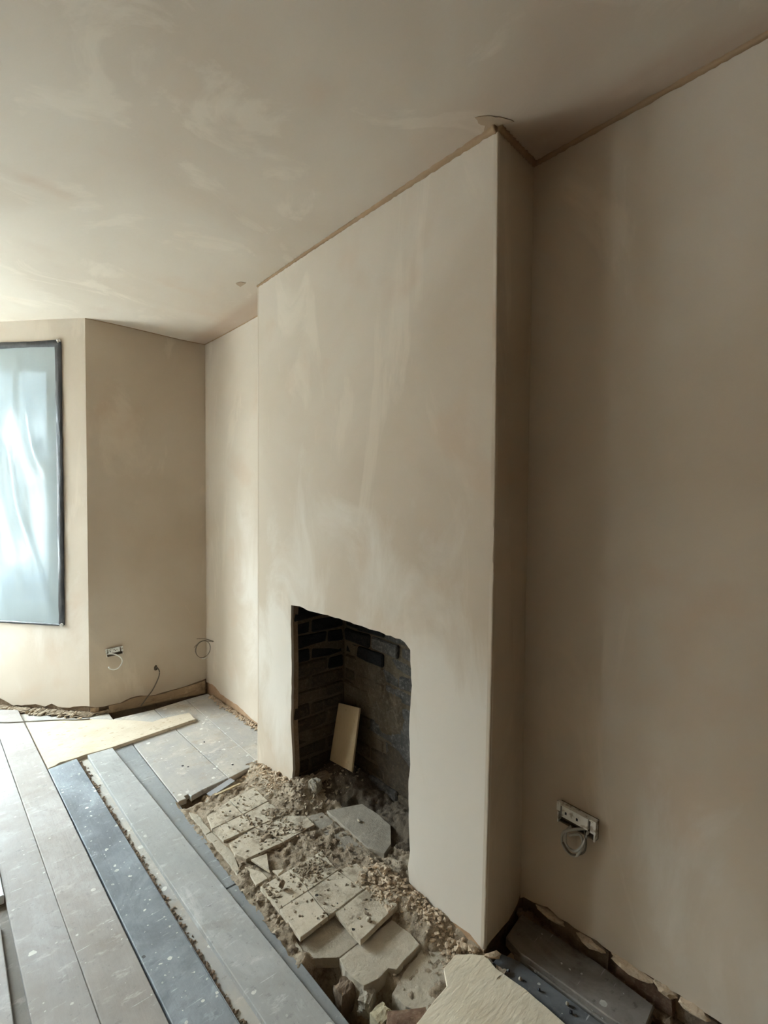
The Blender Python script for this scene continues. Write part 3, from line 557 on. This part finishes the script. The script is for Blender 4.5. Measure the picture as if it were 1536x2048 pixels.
# rubble bed: one height field
def dent(x, y, x0, x1, y0, y1, e=.03):
    f = lambda v, a, b: max(0, min(1, (v-a)/e))*max(0, min(1, (b-v)/e)); return f(x, x0, x1)*f(y, y0, y1)
def gz(x, y, cx, cy, sx, sy_, h): return h*math.exp(-((x-cx)/sx)**2/2-((y-cy)/sy_)**2/2)
def bed(x, y):
    v = Vector((x, y, 0)); z = -.015+.011*noise.noise(v*9)+.010*noise.noise(v*23)+.009*noise.noise(v*48)+.006*noise.noise(v*85)
    z += gz(x, y, 1.33, 2.33, .07, .12, .03)+gz(x, y, 1.38, 2.16, .07, .07, .055)+gz(x, y, 1.29, 1.42, .04, .09, .035)+gz(x, y, 1.33, 1.18, .03, .2, .022)
    z += gz(x, y, 1.30, 2.08, .08, .06, .02)+gz(x, y, 1.60, 2.10, .085, .13, .085)+gz(x, y, 1.63, 1.5, .06, .12, .07)
    z += gz(x, y, 1.24, 1.70, .06, .10, .012)
    if 1.37 < x < 1.54 and 1.56 < y < 1.93: z = min(z, -.02)
    if (.90 < x < 1.26 and 1.89 < y < 2.33) or (.905 < x < 1.26 and 1.32 < y < 1.72): z = max(z, -.010)
    pn = noise.noise(v*13)+.5*noise.noise(v*31)
    z += .022*max(0, .35+1.1*pn)*blob(x, y, 1.17, 1.96, .11, .09)+.018*max(0, .3+1.1*pn)*blob(x, y, 1.12, 1.67, .10, .07)+.03*max(.2, .8+pn)*blob(x, y, 1.24, 1.47, .06, .05)+.016*max(0, .5+pn)*blob(x, y, 1.16, 2.11, .07, .06)+.016*max(0, .4+pn)*blob(x, y, 1.03, 1.95, .1, .06)+.02*max(0, .5+pn)*blob(x, y, 1.22, 1.80, .07, .07)
    z -= .045*dent(x, y, .87, 1.30, 2.44, 2.66, .07)
    z -= .03*dent(x, y, .885, 1.25, 1.12, 1.47, .04)+.035*dent(x, y, 1.02, 1.36, .9, 1.17, .05)
    z -= .15*dent(x, y, .84, .975, .9, 1.36, .03)+.14*dent(x, y, .93, 1.075, .92, 1.19, .04)
    z += .06*dent(x, y, .90, 1.06, .9, 1.075, .05)
    z -= .07*dent(x, y, .85, 1.0, 2.42, 2.6, .05)
    return z
xs = [.845+i*.0085 for i in range(101)]; ys = [.90+i*.0085 for i in range(202)]; vs = [(x, y, bed(x, y)) for y in ys for x in xs]; n = len(xs)
fs = [(j*n+i, j*n+i+1, (j+1)*n+i+1, (j+1)*n+i) for j in range(len(ys)-1) for i in range(n-1) if not (xs[i] > 1.346 and (ys[j] > 2.222 or ys[j] < 1.345)) and not (xs[i] < .868 and ys[j] > 2.5)]
used = sorted({i for f in fs for i in f}); mp_ = {o: k for k, o in enumerate(used)}
tag(mesh('rubble_bed', [vs[i] for i in used], [tuple(mp_[i] for i in f) for f in fs], 'dirt', smooth=True), 'brown dirt and rubble between the broken hearth tiles', 'rubble', kind='stuff')
rb_ = bpy.data.objects['rubble_bed']; rb_.data.materials.append(MT['ash'])
for p in rb_.data.polygons:
    c = p.center+rb_.location
    if c.x+.05*noise.noise(c*9)+.02*noise.noise(c*40) > 1.43+.10*max(0, 1.9-c.y): p.material_index = 1
# small crumbs scattered over it (past counting)
cr = [rockdata(1, (1, .8, .6), 60+i, .9) for i in range(6)]
def scatter(n, fn, smin, smax, seed):
    r = random.Random(seed); out = []
    for _ in range(n):
        x, y = fn(r); s = smin+(smax-smin)*r.random()**3; v, f = cr[r.randrange(6)]; a = r.uniform(0, 6.3); ca, sa = math.cos(a), math.sin(a); z = max(bed(x, y), .004 if (.91 < x < 1.19 and 1.44 < y < 1.72) or (1.05 < x < 1.25 and 1.31 < y < 1.44) or (.91 < x < 1.19 and 1.90 < y < 2.32) else -.3)+s*.2
        out.append(([(x+s*(p.x*ca-p.y*sa), y+s*(p.x*sa+p.y*ca), z+s*p.z) for p in v], f))
    return out
joined('crumbs', scatter(900, lambda r: (1.335-abs(r.gauss(0, .04)), r.uniform(1.0, 1.48)), .0012, .010, 1)+scatter(900, lambda r: (1.335-abs(r.gauss(0, .06)), r.uniform(2.24, 2.56)), .0012, .009, 2)+scatter(500, lambda r: (r.uniform(1.2, 1.33), r.gauss(1.42, .06)), .0012, .011, 3), 'crumb', None, 'pale orange plaster crumbs spilled along the chimney breast foot', 'crumbs')
joined('debris', scatter(1100, lambda r: (r.uniform(.9, 1.34), r.uniform(1.0, 2.5)), .0012, .0075, 4)+scatter(350, lambda r: (r.gauss(1.13, .06), r.gauss(1.97, .06)), .0015, .009, 14)+scatter(260, lambda r: (r.gauss(1.09, .06), r.gauss(1.67, .04)), .0015, .009, 15)+scatter(260, lambda r: (r.gauss(.90, .02), r.uniform(1.5, 1.9)), .0015, .009, 16)+scatter(300, lambda r: (r.gauss(1.33, .06), r.gauss(2.1, .07)), .002, .012, 5)+scatter(200, lambda r: (r.gauss(1.2, .06), r.gauss(1.75, .06)), .002, .009, 6)+scatter(260, lambda r: (r.uniform(1.36, 1.66), r.choice([r.gauss(1.45, .05), r.gauss(2.1, .06)])), .002, .012, 8), 'rubblebrown', None, 'brown grit scattered over the hearth tiles', 'debris')
r_ = random.Random(11); gp = []
for _ in range(900):                              # grit in the slot between the two upper boards
    y = r_.uniform(-.2, 3.25); x = il(E3, y)+.003+abs(r_.gauss(0, .008)); s = r_.uniform(.002, .0065); v, f = cr[r_.randrange(6)]
    gp.append(([(x+s*p.x, y+s*p.y*1.4, -.0215+s*.5+s*p.z) for p in v], f))
joined('slot_grit', gp, 'brown', None, 'brown grit lying in the slot beside the blue-grey board', 'grit')
# single stones and scraps
chunk('stone', (.968, 1.085, -.13), (.028, .026, .045), 3, 'yellow', 'pale yellowish stone standing in the pit by the beige hardboard', 'stone', .16)
chunk('brick_lump', (1.005, 1.005, -.10), (.062, .036, .038), 4, 'brickred', 'red-brown broken brick lying in the pit next to the yellowish stone', 'brick', .13, -.6)
chunk('stone', (1.05, .968, -.055), (.014, .012, .02), 6, 'mortarlump', 'small pale stone between the brick lump and the beige hardboard', 'stone')
chunk('stone', (.945, 1.235, -.13), (.03, .024, .04), 9, 'brown', 'brown stone under the broken concrete edge in the pit', 'stone', .2)
chunk('mortar_lump', (.978, 1.165, -.10), (.03, .02, .026), 13, 'mortarlump', 'pale crumbling mortar lump below the corner of the concrete slab', 'mortar', .22, .5)
chunk('stone', (.925, 1.13, -.165), (.035, .03, .022), 14, 'brown', 'dull brown stone at the bottom of the pit by the boards', 'stone', .2)
rock('stone', (.995, 1.452, -.029), (.022, .016, .018), 15, 'mortarlump', 'grey-brown chip lying against the edge of the clean sand-coloured tile', 'stone')
rock('stone', (1.118, 1.325, .004), (.009, .009, .008), 16, 'tileclean', 'tiny round pale pebble on the lowest cream tile', 'stone', rough=.1)
rock('stone', (.957, 1.655, .004), (.014, .011, .014), 17, 'brown', 'dark pointed chip on the cream tile nearest the boards', 'stone', rough=.5)
chunk('mortar_lump', (1.40, 2.09, -.005), (.026, .026, .038), 18, 'mortarlump', 'pale mortar lump at the left inside the fireplace', 'mortar', .25, .4)
chunk('mortar_lump', (1.47, 2.13, .02), (.04, .022, .018), 19, 'brown', 'brown mortar lump behind the pale one in the fireplace', 'mortar', .25)
rock('stone', (1.435, 1.775, .0), (.010, .007, .006), 20, 'tileclean', 'small white chip on the dark grey slab in the fireplace', 'stone')
for i, (x, y, s) in enumerate(((1.325, 1.02, .018), (1.317, 1.05, .014), (1.322, 1.075, .012), (1.30, 1.065, .015), (1.29, 1.10, .011), (1.325, 1.115, .010), (1.275, 1.40, .016), (1.30, 1.44, .018), (1.265, 1.46, .013), (1.31, 1.38, .014), (1.29, 1.48, .012), (1.315, 2.46, .014), (1.29, 2.42, .012), (1.325, 2.34, .016), (1.30, 2.30, .015), (1.33, 2.27, .014), (1.27, 2.36, .011))):
    rock('plaster_lump', (x, y, bed(x, y)-.003), (s, s*.8, s*.6), 70+i, 'crumb', 'largest pale plaster lump by the near corner of the chimney breast foot' if i == 0 else ('pale orange plaster lump by the near corner of the chimney breast foot' if y < 1.2 else ('pale orange plaster lump below the right side of the fireplace opening' if y < 1.6 else 'pale orange plaster lump on the rubble left of the fireplace opening')), 'plaster', 'plaster lumps near the beige hardboard' if y < 1.2 else ('plaster lumps right of the opening' if y < 1.6 else 'plaster lumps left of the opening'), rough=.6)
rock('plaster_shard', (1.346, .955, -.006), (.012, .026, .008), 95, 'crumb', 'long plaster shard at the tip of the beige hardboard', 'plaster')
def stick(name, p, q, w, h, mat, label, cat):
    p, q = Vector(p), Vector(q); d = (q-p).normalized(); s = Vector((-d.y, d.x, 0))*w/2; u = Vector((0, 0, h)); k = Vector((0, 0, .0))
    vs = [p-s, p+s, q+s, q-s]; vs = vs+[v+u for v in vs]
    return tag(mesh(name, vs, [(0, 1, 2, 3), (4, 5, 6, 7), (0, 1, 5, 4), (1, 2, 6, 5), (2, 3, 7, 6), (3, 0, 4, 7)], mat), label, cat)
stick('metal_strip', (1.004, 2.468, -.025), (1.145, 2.496, -.01), .04, .004, 'metal', 'bright flat metal strip lying under the cut board end', 'strip')
stick('wood_splinter', (.88, 2.385, -.045), (1.015, 2.44, -.022), .014, .006, 'mortarlump', 'pale wood splinter nearest the boards at the hearth corner', 'splinter')
stick('wood_splinter', (1.015, 2.436, -.02), (1.153, 2.425, -.004), .012, .006, 'ply', 'tan wood splinter just below the bright metal strip', 'splinter')
# rubble fillets along wall feet in the bay and left alcove
def feet(a, b, s0, s1, n, seed, smin, smax, off):
    r = random.Random(seed); m0 = wallmap(a, b, 0); t = wallmap(a, b, 1)(0, 0)-m0(0, 0); out = []
    for _ in range(n):
        c = m0(r.uniform(s0, s1), -.02)+t*abs(r.gauss(0, off)); s = r.uniform(smin, smax); v, f = cr[r.randrange(6)]; h = r.random()
        out.append(([(c.x+s*p.x, c.y+s*p.y, c.z+s*.4+s*p.z*(.6+.6*h)) for p in v], f))
    return out
joined('mortar_rubble', feet(BFR, K, .3, LF, 700, 21, .004, .024, .02)+feet(K, L, .0, .12, 60, 25, .005, .02, .01), 'rubblebrown', None, 'brown mortar rubble along the foot of the bay wall', 'rubble')
joined('mortar_rubble', feet(L, L2, .1, 1.15, 500, 22, .003, .014, .015), 'crumb', None, 'orange mortar rubble along the foot of the left alcove wall', 'rubble')
joined('brick_dust', feet(R0, R1, .0, .7, 200, 23, .004, .016, .012), 'masonry', None, 'dark brick debris behind the dark plank in the right alcove', 'rubble')

# ------------------------------------------------------------------ fireplace recess
FY0, FY1, FX0, FX1 = 1.335, 2.237, 1.388, 1.692
fp = thing('fireplace', (1.54, 1.79, -.05), 'opened-up brick fireplace recess with soot-blackened bricks in the chimney breast', 'fireplace')
def bx(n, x0, x1, y0, y1, z0, z1, m):
    v, f = boxv(((x0+x1)/2, (y0+y1)/2, (z0+z1)/2), x1-x0, y1-y0, z1-z0); return mesh(n, v, f, m, fp)
bx('mortar_backing', FX0-.03, FX1+.08, FY1+.003, FY1+.08, -.25, 1.4, 'mortar'); bx('mortar_backing', FX1+.003, FX1+.08, FY0-.08, FY1+.08, -.25, 1.4, 'mortar')
bx('mortar_backing', FX0-.03, FX1+.08, FY0-.08, FY0-.003, -.25, 1.4, 'mortar'); bx('flue_throat', 1.36, FX1+.08, FY0-.08, FY1+.08, 1.3, 1.4, 'soot')
ro = random.Random(5)
def brick(c, ln, axis, mat, rec):
    hh = .066; d = .05; j = .0055
    size = (ln, d, hh) if axis == 'x' else (d, ln, hh)
    bm = bmesh.new(); bmesh.ops.create_cube(bm, size=1)
    if ln > .12: bmesh.ops.bisect_plane(bm, geom=bm.verts[:]+bm.edges[:]+bm.faces[:], plane_co=(.1, .1, 0), plane_no=(1, 0, 0) if axis == 'x' else (0, 1, 0))
    for v in bm.verts: v.co = Vector((v.co.x*size[0]+ro.uniform(-j, j), v.co.y*size[1]+ro.uniform(-j, j), v.co.z*size[2]+ro.uniform(-j, j)))
    bmesh.ops.bevel(bm, geom=[e for e in bm.edges if len(e.link_faces) == 2 and e.calc_face_angle(0) > .5], offset=.008, segments=1, affect='EDGES')
    vs = [Vector(c)+v.co for v in bm.verts]; fs = [tuple(v.index for v in f.verts) for f in bm.faces]; bm.free(); return mesh('brick', vs, fs, mat, fp)
for k in range(-1, 16):
    zc_ = .0+k*.0745+.0375+.0
    zc_ = .782-.0745*10+.037+k*.0745
    st = 0 if k % 2 else -.11
    x = FX0-.03+st                                # far cheek
    while x < FX1:
        a, b = max(x, FX0-.03), min(x+.212, FX1-.012)
        if b-a > .03:
            mat = 'soot' if zc_ > .66 else ('sootbrown' if ro.random() < .75 else 'sootmid')
            if .58 < zc_ < .66: mat = ro.choice(['soot', 'sootbrown'])
            brick(((a+b)/2, FY1+.02+ro.uniform(-.003, .006), zc_), b-a, 'x', mat, 0)
        x += .224
    y = FY1-.012+st*-1                            # back
    while y > FY0:
        a, b = min(y, FY1-.012), max(y-.212, FY0)
        if a-b > .03:
            m_ = (a+b)/2
            if m_ < 1.93: mat = 'sootgrey' if zc_ > .27 else ro.choice(['sootmid', 'sootgrey', 'sootbrown'])
            else: mat = 'soot' if zc_ > .60 else ro.choice(['sootmid', 'sootbrown'])
            brick((FX1+.02+ro.uniform(-.010, .010), m_, zc_), a-b, 'y', mat, 0)
        y -= .224
    x = FX0-.03+st                                # near cheek
    while x < FX1:
        a, b = max(x, FX0-.03), min(x+.212, FX1-.012)
        if b-a > .03: brick(((a+b)/2, FY0-.02+ro.uniform(-.004, .004), zc_), b-a, 'x', 'sootgrey', 0)
        x += .224
def patch(y, z, sy_, sz, dep, seed, mat):            # old mortar and soot crust smeared over the brickwork
    vs, fs, n = [], [], 15
    for a in range(n):
        for b in range(n):
            u, w = a/(n-1)*2-1, b/(n-1)*2-1; q = Vector((u*2, w*2, seed)); r = max(0, 1-math.hypot(u, w)*(1+.5*noise.noise(q*.9)))
            vs.append((FX1+.010-min(.022, dep*(r**.5))-(.006*noise.noise(q*3) if r > 0 else -.004), y+u*sy_, z+w*sz))
    fs = [(a*n+b, a*n+b+1, (a+1)*n+b+1, (a+1)*n+b) for a in range(n-1) for b in range(n-1)]; mesh('mortar_patch', vs, fs, mat, fp)
patch(2.02, .52, .17, .20, .03, 3, 'sootmid'); patch(1.86, .40, .14, .16, .03, 7, 'sootmid'); patch(1.62, .30, .22, .17, .03, 11, 'sootgrey'); patch(1.55, .70, .16, .14, .024, 17, 'sootgrey'); patch(1.75, .13, .2, .12, .03, 23, 'sootbrown')
# plywood offcut leaning in the back corner
def lean():
    b0, b1 = Vector((1.578, 2.20, .070)), Vector((1.578, 2.005, .088)); t0, t1 = Vector((1.642, 2.207, .366)), Vector((1.642, 2.024, .398))
    n = (b1-b0).cross(t0-b0).normalized()*.010; vs = [b0, b1, t1, t0]; vs += [v+n for v in vs]
    return tag(mesh('plywood_offcut', vs, [(0, 1, 2, 3), (4, 5, 6, 7), (0, 1, 5, 4), (1, 2, 6, 5), (2, 3, 7, 6), (3, 0, 4, 7)], 'ply'), 'tan plywood offcut leaning upright in the back corner of the fireplace', 'board')
lean()

# ------------------------------------------------------------------ electrical first fix
def wallbox(a, b, s, z, w, h, name, label, cat, rot, dep):
    c = wallmap(a, b, 0)(s, z); o = thing(name, c, label, cat); cr_, sr = math.cos(rot), math.sin(rot)
    def T(u, v, off): return wallmap(a, b, off)(s+u*cr_-v*sr, z+u*sr+v*cr_)
    def blk(nm, u0, u1, v0, v1, f0, f1, mat):
        vs = [T(u, v, f) for f in (f0, f1) for u, v in ((u0, v0), (u1, v0), (u1, v1), (u0, v1))]
        return mesh(nm, vs, [(0, 1, 2, 3), (4, 5, 6, 7), (0, 1, 5, 4), (1, 2, 6, 5), (2, 3, 7, 6), (3, 0, 4, 7)], mat, o)
    blk('back', -w, w, -h, h, .0, .004, 'boxin')
    blk('side', -w, w, h-.004, h, .002, dep, 'box'); blk('side', -w, w, -h, -h+.004, .002, dep*.7, 'boxin')
    blk('side', -w, -w+.004, -h, h, .002, dep, 'box'); blk('side', w-.004, w, -h, h, .002, dep, 'box')
    blk('cover', -w*.72, w*.66, -h*.1, h*1.05, dep*.75, dep+.005, 'box'); blk('lug', w*.78, w*1.05, -h*.2, h*1.1, dep*.8, dep+.003, 'box'); blk('lug', -w*1.03, -w*.82, h*.3, h*1.25, dep*.8, dep+.003, 'box')
    for u in (-w*.5, w*.1): blk('screw_hole', u-.003, u+.003, h*.3, h*.55, dep+.0045, dep+.0062, 'nail')
    return o, T
o, T = wallbox(K, L, .155, .405, .052, .026, 'socket_box', 'plaster-smeared white socket box low on the wall by the bay corner', 'socket box', .12, .022)
tube('cable', [T(-.045, -.005, .012), T(-.005, -.012, .03), T(.03, -.04, .05), T(.035, -.075, .055), T(.01, -.108, .05), T(-.02, -.115, .045), T(-.045, -.10, .05), T(-.05, -.085, .055)], .0042, 'cablewhite', o)
o, T = wallbox(R0, R1, .222, .444, .066, .033, 'socket_box', 'grey socket box with looped cable on the right alcove wall', 'socket box', -.02, .026)
tube('cable', [T(.03, -.015, .006), T(-.01, -.03, .03), T(-.038, -.055, .035), T(-.035, -.09, .04), T(-.005, -.108, .04), T(.022, -.09, .045), T(.03, -.06, .03), T(.012, -.04, .02), T(-.02, -.055, .03)], .0045, 'cable', o)
tube('cable', [T(.035, -.02, .006), T(.03, -.06, .035), T(.01, -.085, .045), T(-.02, -.08, .045), T(-.03, -.05, .03), T(-.02, -.03, .015)], .0045, 'cable', o)
tube('cable', [T(.02, -.02, .006), T(.04, -.05, .03), T(.035, -.08, .04), T(.0, -.098, .05), T(-.03, -.075, .05)], .0032, 'cabledark', o)
rm = wallmap(K, L, .002)
o = thing('wall_cable', rm(.421, .245), 'brown-grey cable hanging from a hole down to the floor timber', 'cable'); fw_ = wallmap(K, L, .02)
tube('cord', [wallmap(K, L, -.01)(.419, .246), fw_(.43, .242), wallmap(K, L, .03)(.443, .213), wallmap(K, L, .025)(.434, .164), fw_(.40, .089), wallmap(K, L, .012)(.365, .039), wallmap(K, L, .016)(.32, -.018)], .0042, 'cabledark', o)
v, f = rockdata(2, (.012, .006, .02), 41, .4); q = rm(.422, .236); mesh('hole_plug', [q+p for p in v], f, 'boxin', o)
am = wallmap(L, L2, 0); h0 = am(.132, .405)
o = thing('cable_coil', h0, 'thin dark cable coil sticking out of the left alcove corner', 'cable')
N_ = Vector((-1, -.03, 0)); U = Vector((0, 0, 1)); Cc = h0+N_*.085+Vector((0, 0, -.035))
ring = [h0-N_*.01, h0+N_*.03+U*.01]+[Cc+Vector((-math.cos(a)*.055*-1, -.01*a/6, math.sin(a)*.062)) for a in [.9+i*.55 for i in range(19)]]
tube('cord', ring, .0022, 'cabledark', o, 6); tube('cord', [h0-N_*.01, h0+N_*.05+U*.03, h0+N_*.10+U*.045, h0+N_*.135+U*.055+Vector((0, -.02, 0))], .0022, 'cabledark', o, 6); tube('cord', [h0-N_*.01, h0+N_*.05+U*.025, h0+N_*.11+U*.015, h0+N_*.155-U*.005+Vector((0, -.02, 0))], .0022, 'cabledark', o, 6)
tube('bare_end', [Cc+Vector((-.015, -.02, -.066)), Cc+Vector((.005, -.02, -.069)), Cc+Vector((.03, -.02, -.062))], .0028, 'cablewhite', o, 6)
tag(tube('floor_cable', [(.10, 4.28, .006), (.266, 4.096, .004), (.393, 4.003, .004), (.566, 3.889, .004), (.651, 3.817, .004), (.723, 3.775, .004)], .004, 'cabledark'), 'thin dark cable lying along the floor under the bay wall', 'cable')

# ------------------------------------------------------------------ street outside, partly seen through the milky sheet
tag(mesh('street', [(-60, 5.2, -.7), (60, 5.2, -.7), (60, 90, -.7), (-60, 90, -.7)], [(0, 1, 2, 3)], 'pave', centre=False), kind='structure')
def house(x, y, w, d, h, mat, label):
    o = thing('house', (x, y, -.7), label, 'house')
    v, f = boxv((x, y+d/2, -.7+h/2), w, d, h); mesh('wall', v, f, mat, o)
    vs = [(x-w/2-.2, y-.2, h-.7), (x+w/2+.2, y-.2, h-.7), (x+w/2+.2, y+d+.2, h-.7), (x-w/2-.2, y+d+.2, h-.7), (x-w/2-.2, y+d/2, h+.9), (x+w/2+.2, y+d/2, h+.9)]
    mesh('roof', vs, [(0, 1, 5, 4), (2, 3, 4, 5), (0, 4, 3), (1, 2, 5), (0, 1, 2, 3)], 'roof', o)
    for i in range(3):
        wx = x-w/2+w*(i+.5)/3
        v, f = boxv((wx, y-.01, .9), 1.1, .1, 1.5); fr = mesh('window', v, f, 'frame', o); v, f = boxv((wx, y-.05, .9), .9, .08, 1.3); mesh('pane', v, f, 'darkglass', fr)
    return o
house(4.6, 34, 7, 6, 4.0, 'outbrick', 'low brown brick house across the street behind the milky sheet')
house(-3.4, 32, 8, 6, 6.4, 'render', 'taller pale rendered house across the street, left of the brick one')
for i in range(4):  # terrace row out of view, added to block the low sky
    house(-5.5-6.6*i, 17.5, 6.0, 7, 5.6, 'render' if i % 2 else 'outbrick', ['brown brick terraced house across the street, first beyond the rendered one', 'pale rendered terraced house across the street', 'brown brick terraced house further along the street', 'pale rendered terraced house at the far end of the street'][i])
bn = thing('wheelie_bin', (.78, 7.4, -.7), 'blue plastic bin standing outside the bay window', 'bin')
vs = [(.78+sx*.25*k, 7.4+sy_*.28*k, z) for z, k in ((-.64, .82), (.42, 1.0)) for sx, sy_ in ((-1, -1), (1, -1), (1, 1), (-1, 1))]
mesh('body', vs, [(0, 1, 2, 3), (4, 5, 6, 7), (0, 1, 5, 4), (1, 2, 6, 5), (2, 3, 7, 6), (3, 0, 4, 7)], 'bin', bn)
v, f = boxv((.78, 7.39, .45), .56, .64, .06); mesh('lid', v, f, 'bin', bn)
for sx in (-1, 1): tube('wheel', [(.78+sx*.2, 7.62, -.58), (.78+sx*.26, 7.62, -.58)], .11, 'nail', bn, 14, sub=1)
